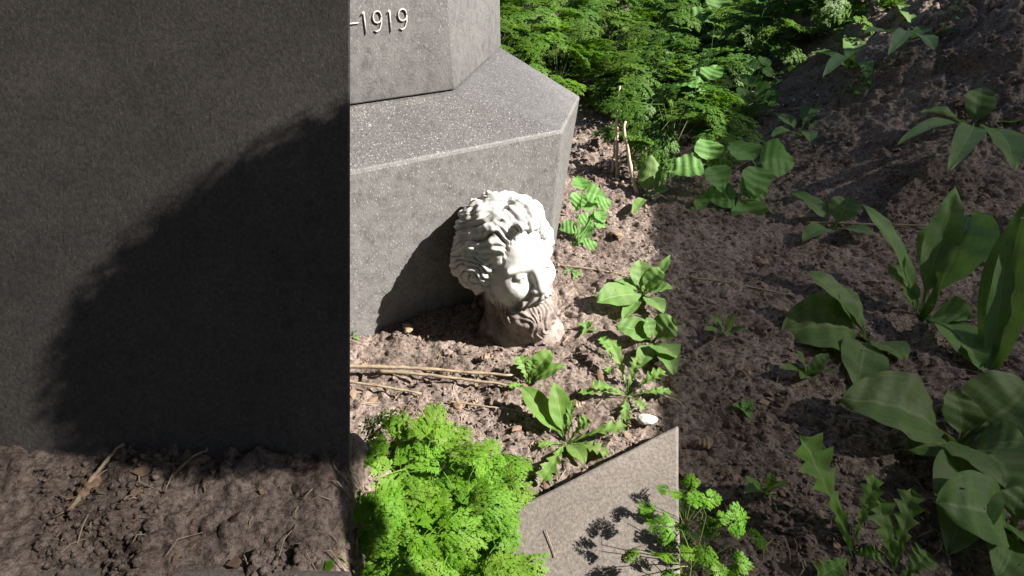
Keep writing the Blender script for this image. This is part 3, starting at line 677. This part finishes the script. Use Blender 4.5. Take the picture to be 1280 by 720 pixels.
def feathery(name, n, size, height, m, seed, parent_m=M_STALK):
    rg = np.random.default_rng(seed); mb = MB(); ms = MB()
    for k in range(n):
        phi = k * 2.399 + rg.normal() * .3; q = (k + .5) / n
        h = height * (.30 + .70 * (1 - q)) * (.9 + .2 * rg.random()); r = height * (.10 + .55 * q) * (.8 + .4 * rg.random())
        anc = np.array([r * math.cos(phi), r * math.sin(phi), h]); V, F = FR[rg.integers(4)]
        V = V * size * (.75 + .45 * rg.random()); L = size
        V = V.copy(); V[:, 2] += -(.55 + .3 * rg.random()) * V[:, 0] ** 2 / L * .55 - .35 * V[:, 1] ** 2 / L + .004 * np.sin(V[:, 0] / L * 9 + k)
        tilt = R(rg.uniform(-8, 34)) * (1 - .4 * q); tw = R(rg.normal() * 20)
        M_ = Matrix.Rotation(phi + rg.normal() * .35, 3, 'Z') @ Matrix.Rotation(-tilt, 3, 'Y') @ Matrix.Rotation(tw, 3, 'X')
        mb.add(V @ np.array(M_).T + anc, F)
        t = np.linspace(0, 1, 6)[:, None]; tube(ms, np.concatenate([anc[None, :2] * t ** 1.6, anc[2] * t], 1), np.linspace(.0022, .0012, 6), 5, False)
    o = link(name, mb.mesh(name, m, smooth=False)); link('stems', ms.mesh('stems', parent_m), o); return o
GF = 'bright feathery plants in the foreground'
tall = feathery('feathery_plant', 11, .085, .24, M_CHERV, 141)
protos = [feathery('feathery_plant', 17, .125, .20, M_CHERV, 100 + i) for i in range(3)]
spots = [((462, 668), 1.0, 'at the far left of the bright clump, beside the slab'), ((535, 628), 1.15, 'rearmost and tallest in the bright clump'), ((578, 640), .9, 'at the right of the bright clump, touching the kerb'),
         ((500, 715), 1.1, 'in the left middle of the bright foreground clump'), ((570, 720), 1.1, 'in the centre of the bright foreground clump'), ((606, 722), .72, 'low at the right front of the bright foreground clump'),
         ((475, 800), 1.0, 'at the bottom left of the bright foreground clump'), ((560, 830), 1.0, 'at the bottom middle of the bright clump'), ((440, 745), 1.0, 'in the lower left corner of the bright clump'), ((556, 675), .9, 'just behind the centre of the bright foreground clump'), ((446, 655), 1.0, 'leaning over the edge of the raised bed at the left', .10), ((450, 715), .8, 'hanging over the raised bed edge at the lower left corner', .14), ((622, 765), .66, 'at the bottom edge left of the kerb shadow')]
for i, (pp, s, wh, *zz) in enumerate(spots):
    z0 = zz[0] if zz else 0.0; p = gz(pp[0], pp[1] + 14, z0); loc = (p[0], p[1], z0 - .01); s *= .94; lab = 'bright green feathery plant ' + wh
    if i < 3:
        o = protos[i]; o.location = loc; o.rotation_euler.z = i * 1.3; o.scale = (s, s, s); tag(o, lab, 'plant', GF)
    else: copy_tree(protos[i % 3], loc, i * 2.1, s, lab)
yl = feathery('feathery_plant', 5, .085, .13, M_CHERVY, 131); p = gz(614, 636, .05); yl.location = (p[0], p[1], 0); yl.scale = (.62, .62, .62)
tag(yl, 'small feathery plant with yellowing leaves at the corner of the kerb stone', 'plant', GF)
for i, (pp, s, rz, wh) in enumerate([((852, 655), .5, .4, 'uppermost at the right end of the kerb'), ((860, 705), .7, 2.0, 'tallest at the right end of the kerb, shading the stone'), ((850, 750), .56, 4.1, 'at the bottom right of the sunlit kerb')]):
    p = gz(pp[0], pp[1], zk); o = tall if i == 0 else copy_tree(tall, (0, 0, 0), rz, s, None); lab = 'upright feathery green plant ' + wh
    o.location = (p[0] + .01, p[1], zk - .03); o.rotation_euler = (0, 0, rz); o.scale = (s, s, s); tag(o, lab, 'plant', 'feathery plants by the kerb end')
# rough green growth behind
GB = 'dense feathery plants behind the monument'
bpro = [feathery('feathery_plant', 20, .30, .42, M_BACK, 200 + i) for i in range(3)]
rb = np.random.default_rng(5); bi = 0
words = ['tall', 'low', 'leaning', 'spreading', 'dense', 'loose']
cells = []
for yy, x0, x1, st in ((3.0, 1.0, 1.2, .26), (3.6, 1.0, 1.45, .3), (4.0, .85, 1.9, .36), (4.4, .42, 2.6, .42), (4.8, .0, 5.0, .48), (5.6, -.2, 6.6, .56), (6.6, -.3, 8.0, .7), (7.9, -.4, 9.5, .9), (9.4, -.5, 11.5, 1.1), (11.5, -.6, 13.5, 1.4), (14, -.8, 16, 1.8)):
    x = x0
    while x < x1:
        cells.append((x + rb.normal() * .06, yy + rb.normal() * .08, (.8 + .35 * rb.random()) * (1 + max(0, yy - 4) * .14))); x += st
for x, y, s in cells:
    z = float(base_height(np.array([x]), np.array([y]))[0]); px = 640 + FPX * x / (y * _c + (HC - z) * _s)
    d_ = 'nearest row' if y < 3 else 'second row' if y < 3.4 else 'third row' if y < 3.9 else 'middle rows' if y < 6 else 'far rows'
    side_ = 'beside the monument' if px < 700 else 'over the sunlit gap' if px < 842 else 'above the shaded mound' if px < 1050 else 'at the far right'
    lab = f'deep green feathery plant in the {d_} of the growth behind, {side_}'
    if bi < 3:
        o = bpro[bi]; o.location = (x, y, z - .02); o.scale = (s, s, s); tag(o, lab, 'plant', GB)
    else: copy_tree(bpro[bi % 3], (x, y, z - .02), rb.random() * 6.28, s, lab)
    bi += 1

def leafy_weed(seed, h):
    rg = np.random.default_rng(seed); mb = MB(); n = 7; lean = rg.normal(size=2) * .12 * h
    t = np.linspace(0, 1, 10); P = np.stack([lean[0] * t ** 2, lean[1] * t ** 2, h * t], 1); tube(mb, P, np.linspace(.005, .002, 10), 6)
    for k in range(n):
        f = .25 + .75 * k / (n - 1); c = np.array([lean[0] * f * f, lean[1] * f * f, h * f]); l = (.19 - .10 * f) * (.8 + .4 * rg.random()); a0 = k * 1.57 + rg.normal() * .3
        for a in (a0, a0 + math.pi):
            add_leaf(mb, c, c + np.array([math.cos(a) * l, math.sin(a) * l, l * rg.uniform(-.35, .25)]), l * .55, 'ovate', .2, .25, rg.normal() * .25, 1.3, seed * 9 + k)
    return link('leafy_weed', mb.mesh('leafy_weed', M_WEED))
lw = [leafy_weed(300 + i, .5 + .1 * i) for i in range(3)]; rw = np.random.default_rng(17)
for i, (x, y, s, wh) in enumerate([(1.18, 3.25, .8, 'nearest, at the front of the ferny growth'), (1.0, 3.75, .8, 'between the first ferny rows'), (1.45, 3.9, .9, 'right of centre in the ferny growth'), (.62, 4.7, .9, 'just clear of the monument side'), (1.3, 4.6, 1.0, 'in the middle of the ferny growth'), (1.9, 4.3, 1.0, 'at the foot of the mound'),
        (.3, 5.4, 1.1, 'half hidden behind the monument'), (.9, 5.7, 1.1, 'deep in the growth behind the monument'), (1.8, 5.6, 1.2, 'deep in the growth, right of centre'), (2.7, 5.2, 1.2, 'behind the crest of the mound'), (1.2, 7.0, 1.5, 'far back at the top of the picture'), (2.3, 7.2, 1.5, 'far back at the top, above the mound foot'), (2.05, 3.1, .5, 'low on the near slope of the mound'), (2.6, 3.35, .55, 'on the shaded slope, upper right'), (3.1, 3.3, .5, 'on the mound by the right edge of the picture'),
        (1.75, 3.5, .6, 'on the left shoulder of the mound'), (2.35, 3.9, .6, 'on top of the mound at the top edge'), (3.3, 3.9, .6, 'on top of the mound in the top right corner'), (2.9, 2.75, .4, 'small, beside the dark arching plant')]):
    z = float(base_height(np.array([x]), np.array([y]))[0]); o = lw[i] if i < 3 else copy_tree(lw[i % 3], (0, 0, 0), 0, 1, None)
    o.location = (x, y, z - .02); o.rotation_euler = (0, 0, rw.random() * 6.28); o.scale = (s, s, s); tag(o, 'upright weed with paired oval leaves ' + wh, 'plant', 'leafy weeds among the ferny growth')
# crumpled bits of old leaf (nobody could count them)
mb = MB(); rl = np.random.default_rng(13)
for k in range(1000):
    qx = 60 + 1210 * rl.random()
    if qx < 440 and rl.random() < .8: continue
    p = gp(qx, 130 + 590 * rl.random()); z0 = hz(p[0], p[1]) + .004; l = .004 + .017 * rl.random() ** 3; a = rl.random() * 6.28; d = np.array([math.cos(a), math.sin(a), rl.normal() * .25]) * l; e = np.array([-math.sin(a), math.cos(a), rl.normal() * .3]) * l * .6
    c = np.array([p[0], p[1], z0 + .002]); mb.add([c - d, c - d * .2 + e, c + d, c + d * .1 - e, c + [0, 0, .25 * l]], [(0, 1, 4), (1, 2, 4), (2, 3, 4), (3, 0, 4)])
tag(link('leaf_litter', mb.mesh('leaf_litter', M_DLEAF, False)), 'crumpled brown scraps of old leaves strewn over the soil', 'leaf litter', kind='stuff')

# ------------------------------------------------------------------ dry stalks, sticks and dead leaves
def stick(name, a, b, r, m, label, cat, group, sag=.0, lift=(.008, .008), knots=True, seed=0):
    p0 = gp(*a); p1 = gp(*b); p0[2] = hz(p0[0], p0[1]) + lift[0]; p1[2] = hz(p1[0], p1[1]) + lift[1]; rg = np.random.default_rng(seed)
    t = np.linspace(0, 1, 22)[:, None]; P = p0 + (p1 - p0) * t; P[:, 2] += sag * np.sin(np.pi * t[:, 0])
    P[1:-1] += np.cumsum(rg.normal(size=(20, 3)) * .0012, 0) * np.array([1, 1, .4]); rad = np.linspace(r, r * .6, 22)
    if knots: rad = rad * (1 + .35 * ((np.arange(22) + seed) % 6 == 0))
    o_ = P.mean(0); mb = MB(); tube(mb, P - o_, rad, 8); o = link(name, mb.mesh(name, m), None, tuple(o_)); tag(o, label, cat, group); return o
GD = 'dry stalks lying on the soil'
stick('dry_stalk', (425, 470), (642, 477), .0062, M_DRY, 'long thick dry stalk lying across the soil, uppermost of the pair', 'stalk', GD, .006, (.02, .02), seed=1)
stick('dry_stalk', (475, 474), (638, 491), .0055, M_DRY, 'second long dry stalk, crossing just below the thick one', 'stalk', GD, .006, (.02, .014), seed=2)
stick('dry_stalk', (425, 484), (528, 500), .0045, M_DRY, 'shorter dry stalk above the bright feathery clump', 'stalk', GD, .004, (.016, .01), seed=3)
stick('dry_stalk', (560, 508), (660, 516), .003, M_DRY, 'thin dry stem lying between the clump and the big dandelion', 'stalk', GD, .004, seed=4)
stick('dry_stalk', (700, 338), (800, 346), .0035, M_DRY, 'thin dry stem on the soil below the three-leaflet plant', 'stalk', GD, .004, seed=5)
stick('dry_stalk', (800, 498), (850, 512), .0035, M_DRY, 'thin brown stem by the pale chip on the kerb edge', 'stalk', GD, .004, seed=6)
stick('dry_stalk', (1005, 285), (1160, 290), .006, M_DRY, 'dry stalk lying in shade under the tall folded leaf', 'stalk', GD, .004, (.02, .02), seed=7)
stick('dry_stalk', (860, 350), (985, 372), .004, M_DRY, 'thin dry stem in shade on open soil', 'stalk', GD, .004, seed=8)
stick('dry_stalk', (95, 650), (185, 598), .004, M_DRY, 'dry twig on the dark soil under the slab, left one', 'stalk', GD, .004, seed=9)
stick('dry_stalk', (222, 612), (285, 598), .003, M_DRY, 'dry forked twig on the dark soil right of the pale dead leaf', 'stalk', GD, .004, seed=10)
def standing(base, topx, h, r, label, seed):
    r *= 1.7; b = gp(*base); b[2] = hz(b[0], b[1]); tip = CO + ray(*topx) * (np.dot(b - CO, FW) + .06); rg = np.random.default_rng(seed); t = np.linspace(0, 1, 14)[:, None]
    P = (tip - b) * t; P[1:-1] += np.cumsum(rg.normal(size=(12, 3)) * .003, 0) * [1, 1, .2]; mb = MB(); tube(mb, P, np.linspace(r, r * .6, 14) * (1 + .3 * (np.arange(14) % 5 == 0)), 7)
    tag(link('dead_weed', mb.mesh('dead_weed', M_PALEDRY), None, tuple(b)), label, 'dead weed', 'dead weeds standing by the plinth')
standing((771, 224), (775, 108), .27, .0055, 'tall dead stem standing left, nearest the plinth', 1)
standing((796, 246), (782, 152), .24, .0065, 'thick pale broken dead stem in front of the tall one', 2)
standing((764, 220), (768, 140), .18, .004, 'short dark dead stem leaning at the foot of the tall one', 3)
def dead_leaf(px, py, size, rz, label, m=M_DLEAF, seed=0, name='dead_leaf', cat='dead leaf'):
    b = gp(px, py); b[2] = hz(b[0], b[1]) + .012; mb = MB(); a = np.array([math.cos(rz), math.sin(rz), .1]) * size * .5
    add_leaf(mb, -a, a, size * .6, 'ovate', .25, .5, .3, 2.5, seed, .5); tag(link(name, mb.mesh(name, m), None, tuple(b)), label, cat, 'dead leaves on the soil')
dead_leaf(572, 512, .055, 1.9, 'curled tan dead leaf under the dry stalks at the clump', seed=1)
dead_leaf(606, 455, .055, .3, 'reddish brown dead leaf on the soil in front of the carved head', seed=2)
dead_leaf(592, 505, .04, .8, 'small straw coloured dead leaf beside the curled tan one', M_DRY, seed=3)
dead_leaf(510, 420, .06, 2.3, 'narrow pale dead leaf in the shadow of the carved head', M_DRY, seed=4)
dead_leaf(722, 512, .04, .3, 'pale straw coloured dead leaf beside the big dandelion', M_DRY, seed=5)
dead_leaf(786, 533, .035, 1.2, 'brown dead leaf against the kerb next to the pale chip', seed=6)
dead_leaf(208, 565, .085, 2.2, 'long pale dead leaf lying on the dark soil at the foot of the slab', M_DRY, seed=7)
for i, (px, py, wh) in enumerate([(1120, 190, 'on the mound near its dark arching plant'), (1010, 210, 'on the mound below the tall three-leaflet plant'), (950, 330, 'on the shaded soil by the thin dry stem'), (880, 560, 'on the shaded soil above the kerb end'), (1230, 250, 'on the mound at the right edge'), (770, 300, 'on sunlit soil right of the three-leaflet plant'), (748, 215, 'among the debris by the dead weeds'), (120, 620, 'on the dark soil left of the slab foot')]):
    dead_leaf(px, py, .06 + .01 * (i % 3), i * 1.1, 'brown curled dead leaf ' + wh, seed=60 + i)
dead_leaf(930, 470, .06, .5, 'brown dead leaf on shaded soil under the pale seedling', seed=8)
dead_leaf(455, 455, .04, 1.0, 'small dead leaf on bright soil left of the head shadow', seed=9)
b = gp(806, 533); bm = bmesh.new(); bmesh.ops.create_icosphere(bm, subdivisions=3, radius=1)
for v in bm.verts:
    q = np.array(v.co[:]); v.co = Vector(q * np.array([.026, .017, .010]) * (1 + .5 * float(noise3(q[None] * 1.7, 77)[0])))
me = bpy.data.meshes.new('pale_chip'); bm.to_mesh(me); bm.free(); me.materials.append(M_PALE); me.polygons.foreach_set('use_smooth', np.ones(len(me.polygons), bool))
tag(link('pale_chip', me, None, (b[0], b[1], hz(b[0], b[1]) + .02)), 'pale stone chip lying against the back edge of the kerb', 'stone chip')
p0 = gz(682, 662, zk + .003); p1 = gz(694, 697, zk + .003); mb = MB(); tube(mb, np.linspace([0, 0, 0], p1 - p0, 6), .0011, 6)
tag(link('straw', mb.mesh('straw', M_DRY), None, tuple(p0)), 'single thin straw lying on top of the foreground kerb', 'straw')
# fine litter: short bits of stem and root (nobody could count them)
mb = MB(); rl = np.random.default_rng(3)
for k in range(1900):
    qx = 60 + 1200 * rl.random()
    if qx < 440 and rl.random() < .75: continue
    p = gp(qx, 190 + 520 * rl.random()); a = rl.random() * 6.28; l = .012 + .04 * rl.random() ** 2; d_ = np.array([math.cos(a), math.sin(a), 0]) * l
    z0 = hz(p[0], p[1]) + .004; q = p + d_; z1 = hz(q[0], q[1]) + .004; P = np.array([[p[0], p[1], z0], [(p[0] + q[0]) / 2 + .1 * l * rl.normal(), (p[1] + q[1]) / 2 + .1 * l * rl.normal(), max(z0, z1) + .1 * l], [q[0], q[1], z1]])
    tube(mb, P, .0007 + .0008 * rl.random(), 4, False)
tag(link('stem_litter', mb.mesh('stem_litter', M_DRY)), 'short broken bits of dry stem strewn over the soil', 'plant litter', kind='stuff')

# ------------------------------------------------------------------ added out of view to shape the light: netting dimming both sides, trees, leaf walls
XN = 3.6
def along(p): k = (XN - p[0]) / SUN_V[0]; return np.asarray(p) + SUN_V * k
scr = empty('added_shade_screen', (XN, 1.2, 0)); tag(scr, 'unseen dark netting on tall poles, added on the right to dim the sun on both sides', 'screen')
def shade_net(pts, m):
    mb = MB(); P = np.array(pts) - np.array(scr.location); mb.add(P, [(0, 1, 2, 3)]); link('shade_net', mb.mesh('shade_net', m, False), scr)
s0 = along(gz(845, 800, .04)); s1 = along(gz(848, 150, .13)); kk = (s1 - s0) / (s1[1] - s0[1])
ya, yb = -.9, 3.5
tl = s0 + kk * (ya - s0[1]); tr_ = s0 + kk * (yb - s0[1])
shade_net([(XN, ya, .02), (XN, yb, .02), (XN, yb, max(.1, tr_[2])), (XN, ya, tl[2])], M_NET)
sr = along(sp(440, 600)); st = along(sp(440, 0)); sbk = along(gz(440, 720, .33))
SHZ = min(sr[2], sbk[2]) - .03; SHY = st[1] + .03
shade_net([(XN, -.95, SHZ), (XN, SHY, SHZ), (XN, SHY, SHZ + 2.2), (XN, -.95, SHZ + 2.2)], M_SHADE_NET_UPPER)
for yy in (-.95, 3.5):
    mb = MB(); hh = SHZ + 2.25
    tube(mb, [(0, 0, -.1), (0, 0, hh * .5), (0, 0, hh)], .016, 10); link('shade_pole', mb.mesh('shade_pole', M_POLE), scr, (0.03, yy - 1.2, 0))
mb = MB(); tube(mb, [(0, -.97, 0), (0, 1.2, 0), (0, 3.52, 0)], .014, 10); link('shade_beam', mb.mesh('shade_beam', M_POLE), scr, (0.03, -1.2, SHZ + 2.2))
# unseen tree, added so its crown casts the rounded shadow on the slab
c_s = sp(440, 350); tc = c_s + SUN_V * (1.05 / SUN_V[0]); rad = .27
tree = empty('shadow_caster_tree', (1.9, -.75, 0)); tag(tree, 'unseen small oval tree added to throw a rounded shadow on the slab', 'tree')
o_ = np.array(tree.location); mb = MB(); t = np.linspace(0, 1, 12)[:, None]
P = (tc - o_) * t ** 1.0; P[:, 1] = (tc - o_)[1] * t[:, 0] ** 2.2; P[:, 0] = (tc - o_)[0] * t[:, 0] ** 2.0
tube(mb, P, np.linspace(.05, .022, 12), 10); link('trunk', mb.mesh('trunk', M_BARK), tree)
mb = MB(); rt = np.random.default_rng(9)
for k in range(17000):
    v = unit(rt.normal(size=3)); r_ = rad * (.5 + .5 * rt.random() ** .22); q = tc - o_ + v * r_ * np.array([1, 1.0, 1.27]) * (1 + .03 * math.sin(v[0] * 7 + v[2] * 5))
    a = unit(np.cross(v, rt.normal(size=3)) + .25 * rt.normal(size=3)); b_ = unit(np.cross(a, v)); l = .019
    mb.add([q, q + a * l * .5 + b_ * l * .28, q + a * l, q + a * l * .5 - b_ * l * .28], [(0, 1, 2, 3)])
for k in range(5000):
    v = unit(rt.normal(size=3)); q = tc - o_ + v * rad * .88 * rt.random() ** .35 * np.array([1, 1, 1.27]); a = unit(rt.normal(size=3)); b_ = unit(np.cross(a, v)); l = .05
    mb.add([q, q + a * l * .5 + b_ * l * .4, q + a * l, q + a * l * .5 - b_ * l * .4], [(0, 1, 2, 3)])
link('crown', mb.mesh('crown', M_BLOCKER_LEAF, False), tree)
# unseen tree added so its wide crown blocks most of the sky light
old = empty('sky_blocker_tree', (-2.6, -2.4, 0)); tag(old, 'unseen large tree added behind the viewer, its crown blocking sky light over the plot', 'tree')
o_ = np.array(old.location); mb = MB(); t = np.linspace(0, 1, 10)
tube(mb, np.stack([.15 * np.sin(t * 3), .1 * t, -.2 + 5.6 * t], 1), np.linspace(.34, .16, 10), 14)
for k in range(9):
    a = k * .7 + .2; l = 2.2 + 1.8 * rt.random(); tt = np.linspace(0, 1, 8)
    tube(mb, np.stack([.1 + l * np.cos(a) * tt, l * np.sin(a) * tt, 3.6 + .22 * k + 1.6 * tt ** .7], 1), np.linspace(.11, .03, 8), 8, False)
link('trunk', mb.mesh('trunk', M_BARK), old)
mb = MB()
for k in range(15000):
    c = np.array([rt.uniform(-6.5, 3.4), rt.uniform(-7.5, 4.6), 0]); edge = math.hypot((c[0] + 1.6) / 4.95, (c[1] + 1.5) / 6.1)
    if edge > 1: continue
    c[2] = 4.9 + 2.6 * (1 - edge ** 2) * rt.random() + .5 * math.sin(c[0] * 2.1) * math.cos(c[1] * 1.9)
    a = unit(rt.normal(size=3) * [1, 1, .5]); b_ = unit(np.cross(a, rt.normal(size=3))); l = .40 + .2 * rt.random()
    mb.add(np.array([c, c + a * l * .5 + b_ * l * .34, c + a * l, c + a * l * .5 - b_ * l * .34]) - o_, [(0, 1, 2, 3)])
link('crown', mb.mesh('crown', M_BLOCKER_LEAF, False), old)
hd = MB()  # foliage row out of view, added to block low sky from the right
for k in range(4200):
    q = np.array([rt.normal() * .5, rt.uniform(-8, 7), 6.2 * rt.random()]); a = unit(rt.normal(size=3)); b_ = unit(np.cross(a, rt.normal(size=3))); l = .42
    hd.add([q, q + a * l * .5 + b_ * l * .36, q + a * l, q + a * l * .5 - b_ * l * .36], [(0, 1, 2, 3)])
tag(link('sky_blocker_row', hd.mesh('sky_blocker_row', M_BLOCKER_LEAF, False), None, (10.5, 0, 0)), 'unseen row of dense foliage added far to the right to block low sky light', 'trees', kind='stuff')
# leaf wall behind the viewer, unseen, added to deepen the shadows
hd = MB()
for k in range(6500):
    q = np.array([rt.uniform(-6, 3.4), rt.normal() * .25, 4.6 * rt.random()]); a = unit(rt.normal(size=3)); b_ = unit(np.cross(a, rt.normal(size=3))); l = .24
    hd.add([q, q + a * l * .5 + b_ * l * .35, q + a * l, q + a * l * .5 - b_ * l * .35], [(0, 1, 2, 3)])
tag(link('sky_blocker_hedge', hd.mesh('sky_blocker_hedge', M_BLOCKER_LEAF, False), None, (0, -3.2, 0)), 'unseen tall dark leaf wall added behind the viewer to cut sky light', 'sky_blocker_hedge')
hd = MB()  # second added leaf wall, unseen, blocking sky light from the left
for k in range(5500):
    q = np.array([rt.normal() * .25, rt.uniform(-3.2, 6), 4.6 * rt.random()]); a = unit(rt.normal(size=3)); b_ = unit(np.cross(a, rt.normal(size=3))); l = .24
    hd.add([q, q + a * l * .5 + b_ * l * .35, q + a * l, q + a * l * .5 - b_ * l * .35], [(0, 1, 2, 3)])
tag(link('sky_blocker_hedge', hd.mesh('sky_blocker_hedge', M_BLOCKER_LEAF, False), None, (-4.6, 0, 0)), 'unseen tall dark leaf wall added on the far left to cut sky light', 'sky_blocker_hedge')
